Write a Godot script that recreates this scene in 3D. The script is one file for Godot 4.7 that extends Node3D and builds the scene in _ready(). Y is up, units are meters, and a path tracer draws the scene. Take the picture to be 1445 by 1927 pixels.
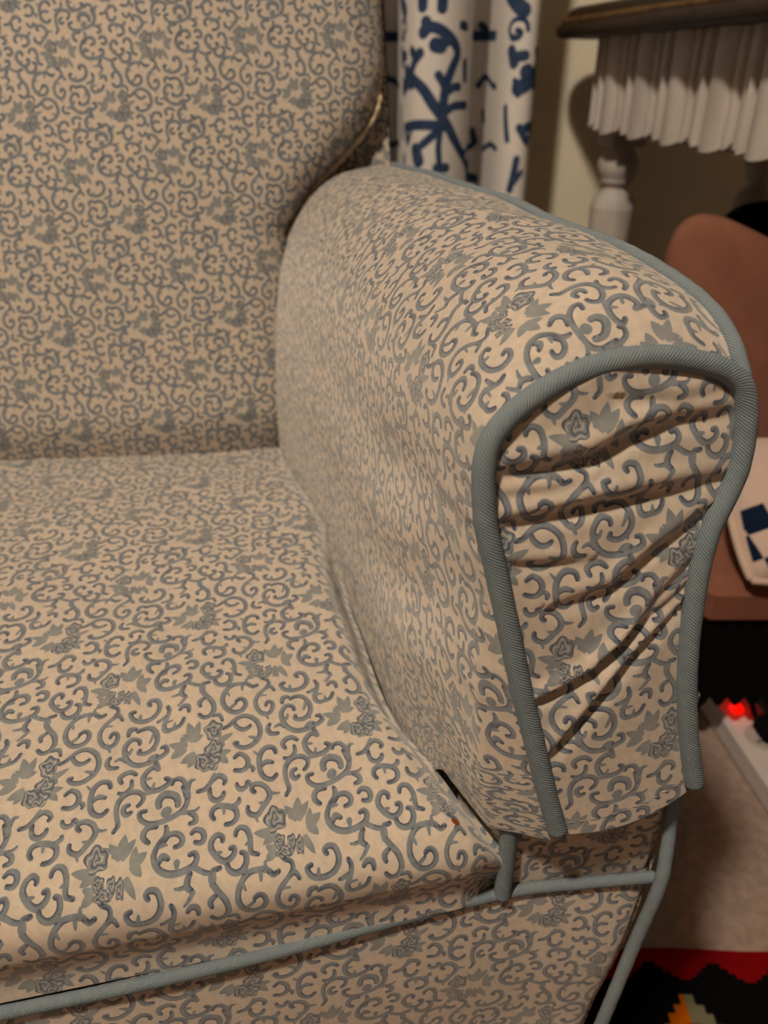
extends Node3D
# A slip-covered armchair corner seen from close above. Chair coordinates: a = towards its right arm, h = height, b = towards its back.

const TURN := 12.0
var rng := RandomNumberGenerator.new()
var M := {}
var CA := Vector3(cos(deg_to_rad(TURN)), 0, -sin(deg_to_rad(TURN)))
var CB := Vector3(-sin(deg_to_rad(TURN)), 0, -cos(deg_to_rad(TURN)))
var CO := Vector3(0, 0, -0.262)

# ---------------------------------------------------------------- helpers
func cw(a: float, h: float, b: float) -> Vector3:
	return CO + CA * a + CB * b + Vector3(0, h, 0)

func thing(called: String, label: String, category: String, at := Vector3.ZERO) -> Node3D:
	var o := Node3D.new()
	o.name = called
	add_child(o, true)
	o.position = at
	o.set_meta("label", label)
	o.set_meta("category", category)
	return o

func part(called: String, mesh: Mesh, mat: Material, parent: Node3D) -> MeshInstance3D:
	# mesh given in world coordinates
	var o := MeshInstance3D.new()
	o.name = called
	o.mesh = mesh
	o.material_override = mat
	o.cast_shadow = GeometryInstance3D.SHADOW_CASTING_SETTING_ON
	parent.add_child(o, true)
	var off := Vector3.ZERO
	var p: Node = parent
	while p is Node3D and p != self:
		off += (p as Node3D).position
		p = p.get_parent()
	o.position = -off
	return o

func struct(called: String, mesh: Mesh, mat: Material) -> MeshInstance3D:
	var o := part(called, mesh, mat, self)
	o.set_meta("kind", "structure")
	return o

func cr(p: Array, t: float):
	# Catmull-Rom through the points of p, t in 0..1
	var n := p.size() - 1
	var f := clampf(t, 0.0, 1.0) * n
	var i := mini(int(f), n - 1)
	var u := f - i
	var p0 = p[maxi(i - 1, 0)]
	var p1 = p[i]
	var p2 = p[i + 1]
	var p3 = p[mini(i + 2, n)]
	return 0.5 * (2.0 * p1 + (p2 - p0) * u + (2.0 * p0 - 5.0 * p1 + 4.0 * p2 - p3) * u * u + (3.0 * p1 - p0 - 3.0 * p2 + p3) * u * u * u)

func mix_in(xs: Array, ys: Array, x: float) -> float:
	if x <= xs[0]:
		return ys[0]
	for i in range(1, xs.size()):
		if x <= xs[i]:
			return lerpf(ys[i - 1], ys[i], (x - xs[i - 1]) / (xs[i] - xs[i - 1]))
	return ys[-1]

func finish(v: PackedVector3Array, uv: PackedVector2Array, idx: PackedInt32Array, seam_pairs := []) -> ArrayMesh:
	var nor := PackedVector3Array()
	nor.resize(v.size())
	for k in range(0, idx.size(), 3):
		var a := v[idx[k]]
		var n := (v[idx[k + 2]] - a).cross(v[idx[k + 1]] - a)
		for j in 3:
			nor[idx[k + j]] += n
	for s in seam_pairs:
		var both := nor[s[0]] + nor[s[1]]
		nor[s[0]] = both
		nor[s[1]] = both
	for k in nor.size():
		nor[k] = nor[k].normalized() if nor[k].length() > 1e-14 else Vector3.UP
	var tan := PackedFloat32Array()
	for k in nor.size():
		var t := nor[k].cross(Vector3.UP if absf(nor[k].y) < 0.9 else Vector3.RIGHT).normalized()
		tan.append_array([t.x, t.y, t.z, 1.0])
	var arr := []
	arr.resize(Mesh.ARRAY_MAX)
	arr[Mesh.ARRAY_VERTEX] = v
	arr[Mesh.ARRAY_NORMAL] = nor
	arr[Mesh.ARRAY_TANGENT] = tan
	arr[Mesh.ARRAY_TEX_UV] = uv
	arr[Mesh.ARRAY_INDEX] = idx
	var m := ArrayMesh.new()
	m.add_surface_from_arrays(Mesh.PRIMITIVE_TRIANGLES, arr)
	return m

func sheet(nu: int, nv: int, f: Callable, g: Callable, flip := false, ring := false) -> ArrayMesh:
	# a grid f(u, v) -> place, g(u, v, place) -> texture place; ring joins u = 0 to u = 1
	var v := PackedVector3Array()
	var uv := PackedVector2Array()
	var idx := PackedInt32Array()
	for j in nv + 1:
		for i in nu + 1:
			var p: Vector3 = f.call(float(i) / nu, float(j) / nv)
			v.append(p)
			uv.append(g.call(float(i) / nu, float(j) / nv, p))
	for j in nv:
		for i in nu:
			var a := j * (nu + 1) + i
			var b := a + 1
			var c := a + nu + 1
			var d := c + 1
			if flip:
				idx.append_array([a, b, c, b, d, c])
			else:
				idx.append_array([a, c, b, b, c, d])
	var seams := []
	if ring:
		for j in nv + 1:
			seams.append([j * (nu + 1), j * (nu + 1) + nu])
	return finish(v, uv, idx, seams)

func tube(path: Array, r: float, sides := 12, steps := 0, wob := 0.0, closed_ends := true) -> ArrayMesh:
	# a round cord along a smooth path
	var n := steps if steps else path.size() * 8
	var pts := []
	for i in n + 1:
		pts.append(cr(path, float(i) / n))
	var v := PackedVector3Array()
	var uv := PackedVector2Array()
	var idx := PackedInt32Array()
	var seams := []
	var up := Vector3.UP
	var run := 0.0
	for i in n + 1:
		var dir: Vector3 = (pts[mini(i + 1, n)] - pts[maxi(i - 1, 0)]).normalized()
		if i == 0:
			up = dir.cross(Vector3(0.3, 0.8, 0.5)).normalized()
		else:
			run += pts[i].distance_to(pts[i - 1])
			up = (up - dir * up.dot(dir)).normalized()
		var side := dir.cross(up).normalized()
		var rr := r * (1.0 + wob * sin(run * 410.0 + sin(run * 97.0) * 2.0))
		if closed_ends and (i == 0 or i == n):
			rr *= 0.55
		for k in sides + 1:
			var q := TAU * k / sides
			v.append(pts[i] + (up * cos(q) + side * sin(q)) * rr)
			uv.append(Vector2(run / 0.02, float(k) / sides))
		seams.append([i * (sides + 1), i * (sides + 1) + sides])
	for i in n:
		for k in sides:
			var a := i * (sides + 1) + k
			var c := a + sides + 1
			idx.append_array([a, a + 1, c, a + 1, c + 1, c])
	if closed_ends:
		for e in [0, n]:
			var at := v.size()
			v.append(pts[e])
			uv.append(Vector2(0, 0))
			for k in sides:
				var a: int = e * (sides + 1) + k
				if e == 0:
					idx.append_array([at, a + 1, a])
				else:
					idx.append_array([at, a, a + 1])
	return finish(v, uv, idx, seams)

func lathe(profile: Array, sides := 32, at := Vector3.ZERO) -> ArrayMesh:
	# profile: Vector2(radius, height) from the bottom up
	var n := profile.size() - 1
	return sheet(sides, n, func(u, v): return at + Vector3(profile[roundi(v * n)].x * cos(TAU * u), profile[roundi(v * n)].y, profile[roundi(v * n)].x * sin(TAU * u)), func(u, v, _p): return Vector2(u, v), false, true)

func block(lo: Vector3, hi: Vector3, c := 0.003, basis := Basis.IDENTITY, at := Vector3.ZERO) -> ArrayMesh:
	# a box with bevelled edges, turned by basis and set at «at»
	var st := SurfaceTool.new()
	st.begin(Mesh.PRIMITIVE_TRIANGLES)
	st.set_smooth_group(-1)
	var mid := (lo + hi) / 2
	var s := (hi - lo) / 2
	var pts := func(ax: int, sg: float) -> Array:
		var o := []
		var u := (ax + 1) % 3
		var w := (ax + 2) % 3
		for q in [[-1, -1], [1, -1], [1, 1], [-1, 1]]:
			var p := Vector3.ZERO
			p[ax] = sg * s[ax]
			p[u] = q[0] * (s[u] - c)
			p[w] = q[1] * (s[w] - c)
			o.append(p)
		return o
	var quads := []
	for ax in 3:
		for sg in [-1.0, 1.0]:
			quads.append(pts.call(ax, sg))
	for ax in 3:
		var u := (ax + 1) % 3
		var w := (ax + 2) % 3
		for q in [[-1, -1], [1, -1], [1, 1], [-1, 1]]:
			var e := []
			for k in [[-1, 0], [1, 0], [1, 1], [-1, 1]]:
				var p := Vector3.ZERO
				p[ax] = k[0] * (s[ax] - c)
				p[u] = q[0] * (s[u] - (c if k[1] else 0.0))
				p[w] = q[1] * (s[w] - (0.0 if k[1] else c))
				e.append(p)
			quads.append(e)
	for x in [-1, 1]:
		for y in [-1, 1]:
			for z in [-1, 1]:
				var p := Vector3(x * s.x, y * s.y, z * s.z)
				quads.append([p - Vector3(0, y * c, z * c), p - Vector3(x * c, 0, z * c), p - Vector3(x * c, y * c, 0)])
	for q in quads:
		var ctr := Vector3.ZERO
		for p in q:
			ctr += p
		var nn: Vector3 = (q[2] - q[0]).cross(q[1] - q[0])
		if nn.dot(ctr) < 0:
			q.reverse()
		for k in range(1, q.size() - 1):
			for p in [q[0], q[k], q[k + 1]]:
				st.set_uv(Vector2(p.x + p.z, p.y) * 4.0)
				st.add_vertex(at + basis * (mid + p))
	st.generate_normals()
	return st.commit()

func mat(color: Color, rough := 0.9, spec := 0.3) -> StandardMaterial3D:
	var m := StandardMaterial3D.new()
	m.albedo_color = color
	m.roughness = rough
	m.metallic_specular = spec
	return m

func pic(bytes: PackedByteArray, w: int, h: int) -> ImageTexture:
	return ImageTexture.create_from_image(Image.create_from_data(w, h, false, Image.FORMAT_RGB8, bytes))

func noise_tex(freq: float, c0: Color, c1: Color, size := 512, kind := FastNoiseLite.TYPE_SIMPLEX_SMOOTH, oct := 4, sd := 3) -> NoiseTexture2D:
	var n := FastNoiseLite.new()
	n.noise_type = kind
	n.frequency = freq
	n.fractal_octaves = oct
	n.seed = sd
	var t := NoiseTexture2D.new()
	t.width = size
	t.height = size
	t.seamless = true
	t.noise = n
	var g := Gradient.new()
	g.set_color(0, c0)
	g.set_color(1, c1)
	t.color_ramp = g
	return t

# ---------------------------------------------------------------- the printed cotton
const TW := 768
const TH := 896
var tr := PackedFloat32Array()   # nearest stroke: distance / radius
var td := PackedFloat32Array()   # how dark the ink is there
var tl := PackedFloat32Array()   # leaf ink
var tq := PackedFloat32Array()   # rose line ink, below zero for pale lines

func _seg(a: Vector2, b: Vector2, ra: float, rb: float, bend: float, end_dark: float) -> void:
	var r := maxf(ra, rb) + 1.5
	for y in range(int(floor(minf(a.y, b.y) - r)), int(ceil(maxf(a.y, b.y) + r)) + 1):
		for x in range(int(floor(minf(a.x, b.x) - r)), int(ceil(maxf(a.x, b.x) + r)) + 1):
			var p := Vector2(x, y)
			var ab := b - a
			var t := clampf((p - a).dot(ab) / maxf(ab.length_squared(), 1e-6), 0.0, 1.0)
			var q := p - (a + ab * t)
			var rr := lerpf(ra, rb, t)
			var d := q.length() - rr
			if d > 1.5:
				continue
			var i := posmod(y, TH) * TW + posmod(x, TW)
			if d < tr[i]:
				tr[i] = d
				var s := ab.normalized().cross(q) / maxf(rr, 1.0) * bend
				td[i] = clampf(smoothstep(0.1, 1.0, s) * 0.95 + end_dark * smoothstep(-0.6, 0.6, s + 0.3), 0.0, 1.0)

func _s(w: int, tip: int, q: Array) -> void:
	# one scroll of the print: width and points in thousandths of the repeat; tip 2 runs out to a point
	var pts := []
	for k in range(0, q.size(), 2):
		pts.append(Vector2(q[k] * 0.001 * TW, q[k + 1] * 0.001 * TH))
	var r := w * 0.001 * TW * 0.57
	var n := (pts.size() - 1) * 4
	var turn := 0.0
	for k in range(1, pts.size() - 1):
		turn += (pts[k] - pts[k - 1]).angle_to(pts[k + 1] - pts[k])
	for k in n:
		var t0 := float(k) / n
		var t1 := float(k + 1) / n
		var a: Vector2 = cr(pts, t0)
		var b: Vector2 = cr(pts, t1)
		var before: Vector2 = cr(pts, maxf(t0 - 1.5 / n, 0.0))
		var after: Vector2 = cr(pts, minf(t1 + 1.5 / n, 1.0))
		var here := clampf((a - before).angle_to(after - b) * 3.0, -1.0, 1.0) if k > 0 and k < n - 1 else signf(turn)
		var r0 := r * (lerpf(1.15, 0.55, t0) if tip == 2 else 0.92 + 0.24 * sin(t0 * PI))
		var r1 := r * (lerpf(1.15, 0.55, t1) if tip == 2 else 0.92 + 0.24 * sin(t1 * PI))
		var e := 0.0 if tip else 0.75 * maxf(smoothstep(0.2, 0.0, t0), smoothstep(0.8, 1.0, t1))
		_seg(a, b, r0, r1, here if absf(here) > 0.1 else 0.3 * signf(turn), e)

func _lobe(u0: int, v0: int, u1: int, v1: int, w: int) -> void:
	# one pointed lobe of a printed leaf, from its base to its tip, in thousandths of the repeat
	var a := Vector2(u0 * 0.001 * TW, v0 * 0.001 * TH)
	var b := Vector2(u1 * 0.001 * TW, v1 * 0.001 * TH)
	var half := w * 0.0005 * TW
	var e := b - a
	var r := half + 2.0
	for y in range(int(minf(a.y, b.y) - r), int(maxf(a.y, b.y) + r) + 1):
		for x in range(int(minf(a.x, b.x) - r), int(maxf(a.x, b.x) + r) + 1):
			var p := Vector2(x, y) - a
			var t := p.dot(e) / e.length_squared()
			if t < -0.05 or t > 1.0:
				continue
			var wide := half * pow(maxf(sin(PI * clampf(t * 0.72 + 0.28, 0.0, 1.0)), 0.0), 0.8)
			var d := absf(e.normalized().cross(p)) - wide
			if d < 1.0:
				var i := posmod(y, TH) * TW + posmod(x, TW)
				tl[i] = maxf(tl[i], smoothstep(1.0, -1.0, d) * (0.82 + 0.18 * smoothstep(0.2, 0.9, t)))

func _rose(u: float, v: float, rx: float, ry: float) -> void:
	var c := Vector2(u * TW, v * TH)
	var a := rx * TW * 1.1
	var b := ry * TH * 1.1
	for y in range(int(c.y - b * 1.2), int(c.y + b * 1.2)):
		for x in range(int(c.x - a * 1.2), int(c.x + a * 1.2)):
			var p := Vector2((x - c.x) / a, (y - c.y) / b)
			var w := atan2(p.y, p.x)
			var d := p.length() / (1.0 + 0.12 * sin(w * 5.0 + u * 40.0))
			if d > 1.0:
				continue
			var i := posmod(y, TH) * TW + posmod(x, TW)
			var sw := sin(d * 11.0 + w * 1.0 + 1.3 * sin(w * 3.0 + v * 30.0) + 0.8 * sin(p.x * 9.0 + u * 20.0))
			tl[i] = 1.0
			tq[i] = maxf(smoothstep(0.55, 0.95, sw), smoothstep(0.86, 0.97, d)) - 0.8 * smoothstep(0.6, 0.95, -sw)

func print_cotton() -> Array:
	tr.resize(TW * TH)
	tr.fill(99.0)
	td.resize(TW * TH)
	tl.resize(TW * TH)
	tq.resize(TW * TH)
	flowers()
	scrolls()
	var out := PackedByteArray()
	out.resize(TW * TH * 3)
	var relief := PackedByteArray()
	relief.resize(TW * TH * 3)
	var wear := FastNoiseLite.new()
	wear.frequency = 0.02
	wear.fractal_octaves = 3
	var cream := Color(0.83, 0.782, 0.725)
	var ink := Color(0.475, 0.515, 0.555)
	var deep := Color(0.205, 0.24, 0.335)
	var leaf := Color(0.505, 0.54, 0.56)
	for y in TH:
		for x in TW:
			var i := y * TW + x
			var c := cream
			if tl[i] > 0.0:
				c = c.lerp(leaf, tl[i])
				c = c.lerp(deep, 0.75 * maxf(tq[i], 0.0)) if tq[i] > 0 else c.lerp(cream, -0.8 * tq[i])
			if tr[i] < 1.2:
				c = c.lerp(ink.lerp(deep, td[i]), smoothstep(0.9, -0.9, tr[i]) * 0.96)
			var thread := 0.5 + 0.5 * sin((x + y * 0.5) * TAU / 6.0) * sin(y * TAU / 4.0)
			var k := 0.97 + 0.05 * (thread - 0.5) + 0.05 * wear.get_noise_2d(x, y) * (1.0 if tr[i] > 0.0 else 2.2)
			out[i * 3] = clampi(int(c.r * k * 255.0), 0, 255)
			out[i * 3 + 1] = clampi(int(c.g * k * 255.0), 0, 255)
			out[i * 3 + 2] = clampi(int(c.b * k * 255.0), 0, 255)
			var g := int(thread * 255.0)
			relief[i * 3] = g
			relief[i * 3 + 1] = g
			relief[i * 3 + 2] = g
	return [pic(out, TW, TH), pic(relief, TW, TH)]

func flowers() -> void:
	_lobe(1007, 983, 942, 909, 52)
	_lobe(1007, 983, 1029, 879, 65)
	_lobe(1007, 983, 1088, 909, 57)
	_lobe(988, 961, 956, 972, 38)
	_lobe(1072, 1020, 1090, 944, 46)
	_lobe(1072, 1020, 1150, 979, 60)
	_lobe(1072, 1020, 1118, 1078, 54)
	_lobe(871, 1028, 746, 997, 57)
	_lobe(871, 1028, 792, 1061, 52)
	_lobe(862, 1098, 807, 1069, 44)
	_lobe(862, 1098, 798, 1137, 52)
	_lobe(1033, 1072, 1083, 1160, 44)
	_lobe(428, 466, 396, 357, 65)
	_lobe(428, 466, 472, 366, 57)
	_lobe(428, 466, 362, 421, 44)
	_lobe(428, 466, 489, 452, 44)
	_lobe(371, 497, 272, 458, 54)
	_lobe(371, 497, 354, 430, 49)
	_lobe(371, 497, 284, 541, 65)
	_lobe(579, 516, 678, 473, 44)
	_lobe(589, 507, 620, 547, 38)
	_lobe(571, 579, 660, 576, 44)
	_lobe(579, 585, 636, 640, 46)
	_lobe(434, 548, 342, 577, 60)
	_lobe(433, 563, 384, 609, 44)
	_rose(0.881, 0.964, 0.060, 0.054)
	_rose(0.912, 1.118, 0.042, 0.028)
	_rose(0.891, 1.067, 0.030, 0.029)
	_rose(0.959, 1.086, 0.025, 0.035)
	_rose(1.003, 1.104, 0.024, 0.039)
	_rose(0.557, 0.436, 0.052, 0.052)
	_rose(0.553, 0.545, 0.054, 0.044)
	_rose(0.528, 0.611, 0.053, 0.038)
	_rose(0.480, 0.595, 0.045, 0.045)

func scrolls() -> void:
	_s(25, 0, [442,739,469,740,497,729,519,709,540,692,571,685,599,700,609,717,600,730])
	_s(24, 2, [525,701,535,683,544,670])
	_s(25, 0, [511,739,510,766,522,792,550,804,577,797,590,783,594,775])
	_s(26, 0, [525,889,513,869,521,845,549,833,585,836,621,847,653,865,661,893,650,915,624,927,593,927])
	_s(22, 2, [587,844,585,873])
	_s(23, 0, [637,849,661,844,679,836,682,825])
	_s(23, 0, [674,753,681,772,704,784,730,778,744,757])
	_s(18, 0, [733,757,754,764,763,788])
	_s(26, 0, [775,815,761,802,767,784,796,777,832,789,857,814,864,847,844,873,816,895,783,922,748,914,727,896,726,875])
	_s(18, 2, [872,832,895,839,923,839])
	_s(22, 2, [824,880,799,872])
	_s(20, 2, [769,926,777,952])
	_s(27, 0, [568,999,569,983,546,967,517,977,500,1006,506,1036,534,1071,569,1092,604,1086,629,1065,627,1040,609,1040])
	_s(24, 2, [524,1052,557,1049])
	_s(25, 0, [643,986,649,968,672,955,704,967,721,997,725,1030,720,1058,726,1083,759,1094])
	_s(22, 2, [720,1033,695,1040])
	_s(27, 0, [583,97,589,128,621,151,662,147,691,118,690,81,669,70])
	_s(27, 0, [863,189,833,198,800,169,751,161,703,163,663,186,634,224,625,266,642,309,677,341,718,350,756,338,777,309,767,276,740,267,717,277])
	_s(24, 2, [791,170,795,135])
	_s(22, 2, [765,171,762,209])
	_s(22, 2, [655,197,672,233])
	_s(18, 0, [653,324,681,312,712,294])
	_s(25, 0, [671,169,687,127])
	_s(24, 0, [906,148,942,164,944,198,906,231,866,260,842,299,845,339,865,377,901,397,934,384,953,351,947,322,920,316,907,338])
	_s(22, 0, [910,229,952,209,976,241])
	_s(20, 2, [865,264,917,270])
	_s(24, 2, [891,386,913,424])
	_s(27, 0, [1147,169,1136,151,1159,138,1198,151,1213,199,1191,240,1144,262,1080,261,1040,242,1025,209,1050,199])
	_s(24, 2, [1083,252,1089,224])
	_s(27, 0, [1076,320,1113,310,1158,318,1190,355,1201,407,1176,450,1131,469,1088,457,1090,439])
	_s(22, 2, [1175,364,1153,409])
	_s(20, 2, [1184,434,1186,470])
	_s(26, 0, [1061,304,1029,306,1015,338])
	_s(27, 0, [1090,397,1084,376,1047,363,1013,386,998,425,1011,475,1039,510,1081,532,1141,535,1193,521,1233,513,1262,493,1253,464,1232,462])
	_s(25, 2, [1007,442,1030,447,1042,423])
	_s(24, 2, [1013,492,978,473,949,484])
	_s(49, 0, [1163,523,1190,512])
	_s(27, 0, [1181,521,1198,548,1209,582,1184,565,1148,577,1121,610,1125,649,1159,686,1210,692,1259,676,1278,653,1255,640])
	_s(22, 2, [1124,621,1168,623])
	_s(22, 2, [1173,686,1186,654])
	_s(25, 0, [915,462,899,487,915,518,961,525])
	_s(26, 0, [1077,583,1043,564,1004,570,981,589,993,616])
	_s(26, 0, [619,436,652,429,689,400,737,381,790,390,837,430,852,482,838,527,798,557,749,571,705,561,682,539,699,534])
	_s(24, 0, [688,405,699,434,730,460,765,463,791,449])
	_s(24, 2, [827,530,777,511])
	_s(25, 0, [676,618,707,602,743,622,756,656,741,684,711,695,671,685])
	_s(20, 0, [754,671,782,688,779,705])
	_s(27, 0, [932,627,920,600,879,591,843,610,824,646,822,687,828,726,853,754,890,764,919,746])
	_s(16, 2, [830,631,796,598])
	_s(24, 0, [831,686,863,667,904,676])
	_s(25, 0, [95,753,118,735,124,708,96,684,54,676,15,686,-16,712,-28,749,-22,795,-14,832,-38,856])
	_s(18, 2, [111,694,161,703])
	_s(22, 0, [54,616,54,645,36,667,7,677,-19,669])
	_s(25, 0, [41,739,15,747,13,771,31,788,54,780])
	_s(25, 0, [290,675,304,657,342,658,369,686,382,728,378,774,354,813,303,836,246,850,184,855,139,844,107,817,105,789,138,785])
	_s(24, 2, [384,709,400,680,424,677])
	_s(34, 0, [360,703,376,736,379,765])
	_s(36, 1, [213,775,212,751,236,725,279,726,317,749,322,785])
	_s(44, 0, [248,814,264,804])
	_s(22, 2, [345,827,396,834,423,830,442,819])
	_s(25, 0, [381,832,418,856,420,882,389,888])
	_s(27, 0, [199,872,156,869,131,887,128,914,154,939])
	_s(23, 0, [254,880,258,905,236,939])
	_s(28, 0, [234,934,203,967,185,1002,189,1035,210,1065,248,1088,300,1097,358,1092,401,1078,420,1052,408,1027,383,1029])
	_s(26, 0, [246,945,272,921,317,924,344,952,333,977,303,983])
	_s(29, 0, [261,1027,232,1014,212,1036])
	_s(28, 2, [310,1054,308,1077])
	_s(22, 2, [220,964,257,966])
	_s(26, 2, [397,1085,457,1120,505,1127,536,1112])
	_s(28, 2, [500,1129,505,1160,488,1179])
	_s(28, 0, [378,1110,361,1136,359,1162,379,1178])
	_s(22, 2, [360,1154,328,1161,293,1157])
	_s(26, 0, [397,934,421,922,456,936,465,966,447,987,415,980])
	_s(26, 0, [264,218,277,243,267,282,247,318,242,351,262,373,297,372,344,363,371,326])
	_s(22, 0, [258,277,231,288,202,294])
	_s(20, 2, [309,366,313,339])
	_s(18, 2, [256,320,297,317])
	_s(23, 2, [386,187,366,211,335,234])
	_s(26, 0, [348,261,370,245,402,255,405,286])
	_s(27, 0, [541,117,503,121,491,160,521,208,556,250,568,302,543,341,500,349,470,324])
	_s(25, 0, [479,269,475,241,508,221])
	_s(20, 0, [559,347,601,348,617,386])

# ---------------------------------------------------------------- curtain print
var cc := PackedFloat32Array()
const KW := 800
const KH := 640

func _c(w: int, q: Array) -> void:
	var pts := []
	for k in range(0, q.size(), 2):
		pts.append(Vector2(q[k] * 0.001 * KW, q[k + 1] * 0.001 * KH))
	var r := w * 0.001 * KW * 0.5
	var n := (pts.size() - 1) * 4
	for k in n:
		var a: Vector2 = cr(pts, float(k) / n)
		var b: Vector2 = cr(pts, float(k + 1) / n)
		for y in range(int(minf(a.y, b.y) - r - 2), int(maxf(a.y, b.y) + r + 2)):
			for x in range(int(minf(a.x, b.x) - r - 2), int(maxf(a.x, b.x) + r + 2)):
				var p := Vector2(x, y)
				var t := clampf((p - a).dot(b - a) / maxf((b - a).length_squared(), 1e-6), 0.0, 1.0)
				var d := p.distance_to(a + (b - a) * t)
				var i := posmod(y, KH) * KW + posmod(x, KW)
				cc[i] = maxf(cc[i], smoothstep(r + 1.0, r - 1.0, d))

func print_curtain() -> ImageTexture:
	cc.resize(KW * KH)
	_c(36, [468,195,471,212,459,229])
	_c(32, [473,210,504,215,538,237,570,268,582,303,564,344,546,390,537,431,533,468,531,505])
	_c(44, [501,271,517,274])
	_c(26, [524,269,554,253])
	_c(27, [513,374,528,400,536,420])
	_c(26, [545,431,574,416,596,416])
	_c(26, [542,505,578,484,662,485])
	_c(31, [407,290,426,313,409,354,374,396])
	_c(31, [449,298,426,323])
	_c(49, [365,364,405,398])
	_c(35, [415,385,461,421,491,467,527,521,556,565,584,610,624,658,687,711])
	_c(34, [911,738,914,764])
	_c(23, [637,665,919,670,950,648])
	_c(31, [943,604,957,648])
	_c(31, [533,558,494,553,440,554,380,564])
	_c(26, [528,564,495,596,460,630])
	_c(46, [438,649,449,687])
	_c(21, [524,580,520,635,524,691])
	_c(31, [517,714,550,715])
	_c(36, [454,118,454,142])
	_c(34, [519,120,518,148])
	_c(46, [272,100,339,154])
	_c(14, [1310,252,1295,237,1288,212,1304,188,1331,182,1351,194,1357,219])
	_c(18, [1299,242,1324,245,1335,228,1322,221])
	_c(36, [1304,290,1317,331])
	_c(31, [1309,313,1354,306])
	_c(46, [1339,421,1367,405])
	_c(21, [1327,395,1340,442])
	_c(26, [1354,565,1379,610])
	_c(18, [1415,563,1388,627])
	_c(23, [1352,683,1346,740,1335,805])
	_c(18, [1372,734,1344,781])
	_c(21, [1294,491,1299,540,1312,611])
	_c(31, [923,225,1138,231])
	_c(26, [961,186,1006,215])
	_c(31, [1001,529,1012,553])
	_c(21, [962,418,1002,383,1109,410,1197,419])
	_c(19, [1015,675,1156,642,1245,651])
	_c(26, [598,203,626,207])
	_c(31, [627,333,633,385])
	_c(31, [919,797,971,810])
	var out := PackedByteArray()
	out.resize(KW * KH * 3)
	var nz := FastNoiseLite.new()
	nz.frequency = 0.03
	for y in KH:
		for x in KW:
			var i := y * KW + x
			var slub := 0.97 + 0.03 * sin(x * 1.9 + nz.get_noise_2d(x, y * 0.2) * 4.0)
			var c := Color(0.95, 0.93, 0.91).lerp(Color(0.155, 0.235, 0.385).lerp(Color(0.24, 0.31, 0.43), 0.5 + 0.8 * nz.get_noise_2d(x, y)), cc[i] * 0.95)
			out[i * 3] = clampi(int(c.r * slub * 255.0), 0, 255)
			out[i * 3 + 1] = clampi(int(c.g * slub * 255.0), 0, 255)
			out[i * 3 + 2] = clampi(int(c.b * slub * 255.0), 0, 255)
	return pic(out, KW, KH)

# ---------------------------------------------------------------- the scene
func _ready() -> void:
	rng.seed = 7
	# camera: held just above the seat's front edge, tipped down
	var cam := Camera3D.new()
	cam.name = "camera"
	cam.near = 0.02
	cam.far = 30.0
	cam.keep_aspect = Camera3D.KEEP_HEIGHT
	cam.fov = 67.33
	add_child(cam)
	cam.position = Vector3(0, 0.76, 0)
	cam.rotation_degrees = Vector3(-30, 0, 0)
	var lens := CameraAttributesPhysical.new()
	lens.frustum_focal_length = 18.02
	lens.frustum_focus_distance = 0.40
	lens.exposure_aperture = 4.6
	cam.attributes = lens
	cam.current = true
	# light: one warm ceiling lamp, no daylight
	var we := WorldEnvironment.new()
	we.name = "environment"
	var env := Environment.new()
	env.background_mode = Environment.BG_COLOR
	env.background_color = Color(0, 0, 0)
	env.tonemap_mode = Environment.TONE_MAPPER_LINEAR
	env.tonemap_exposure = 1.6
	env.sdfgi_enabled = true
	env.ssao_enabled = true
	env.ssil_enabled = true
	we.environment = env
	add_child(we)
	ceiling_lamp(Vector3(-0.66, 2.78, 0.52), 2.7)
	materials()
	room()
	armchair()
	arm_cover()
	curtain()
	side_table()
	low_chair()
	black_bag()
	checked_cushion()
	rug()
	power_strip()

func ceiling_lamp(at: Vector3, power: float) -> void:
	var o := thing("ceiling_lamp", "round frosted glass ceiling lamp under a brass dome, hanging above the armchair", "lamp", at)
	var glass := mat(Color(1, 0.95, 0.85), 0.4)
	glass.emission_enabled = true
	glass.emission = Color(1.0, 0.95, 0.88)
	glass.emission_energy_multiplier = 2.0
	var prof := []
	for k in 17:
		var q := -PI / 2 + PI * k / 16.0
		prof.append(Vector2(maxf(0.11 * cos(q), 0.0005), 0.11 * sin(q)))
	part("globe", lathe(prof, 32, at), glass, o)
	var brass := mat(Color(0.6, 0.48, 0.25), 0.35)
	brass.metallic = 0.9
	part("stem", lathe([Vector2(0.001, 0.10), Vector2(0.03, 0.10), Vector2(0.03, 0.125), Vector2(0.009, 0.135), Vector2(0.009, 0.20), Vector2(0.055, 0.205), Vector2(0.055, 0.22), Vector2(0.001, 0.22)], 24, at), brass, o)
	part("shade", lathe([Vector2(0.235, -0.075), Vector2(0.215, -0.03), Vector2(0.165, 0.055), Vector2(0.09, 0.122), Vector2(0.03, 0.135), Vector2(0.03, 0.131), Vector2(0.088, 0.118), Vector2(0.162, 0.052), Vector2(0.212, -0.032), Vector2(0.232, -0.076), Vector2(0.235, -0.075)], 40, at), brass, o)
	var l := OmniLight3D.new()
	l.name = "lamp_light"
	l.light_color = Color(1.0, 0.95, 0.88)
	l.light_energy = power
	l.light_size = 0.09
	l.omni_range = 12.0
	l.omni_attenuation = 2.0
	l.shadow_enabled = true
	o.add_child(l, true)

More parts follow.
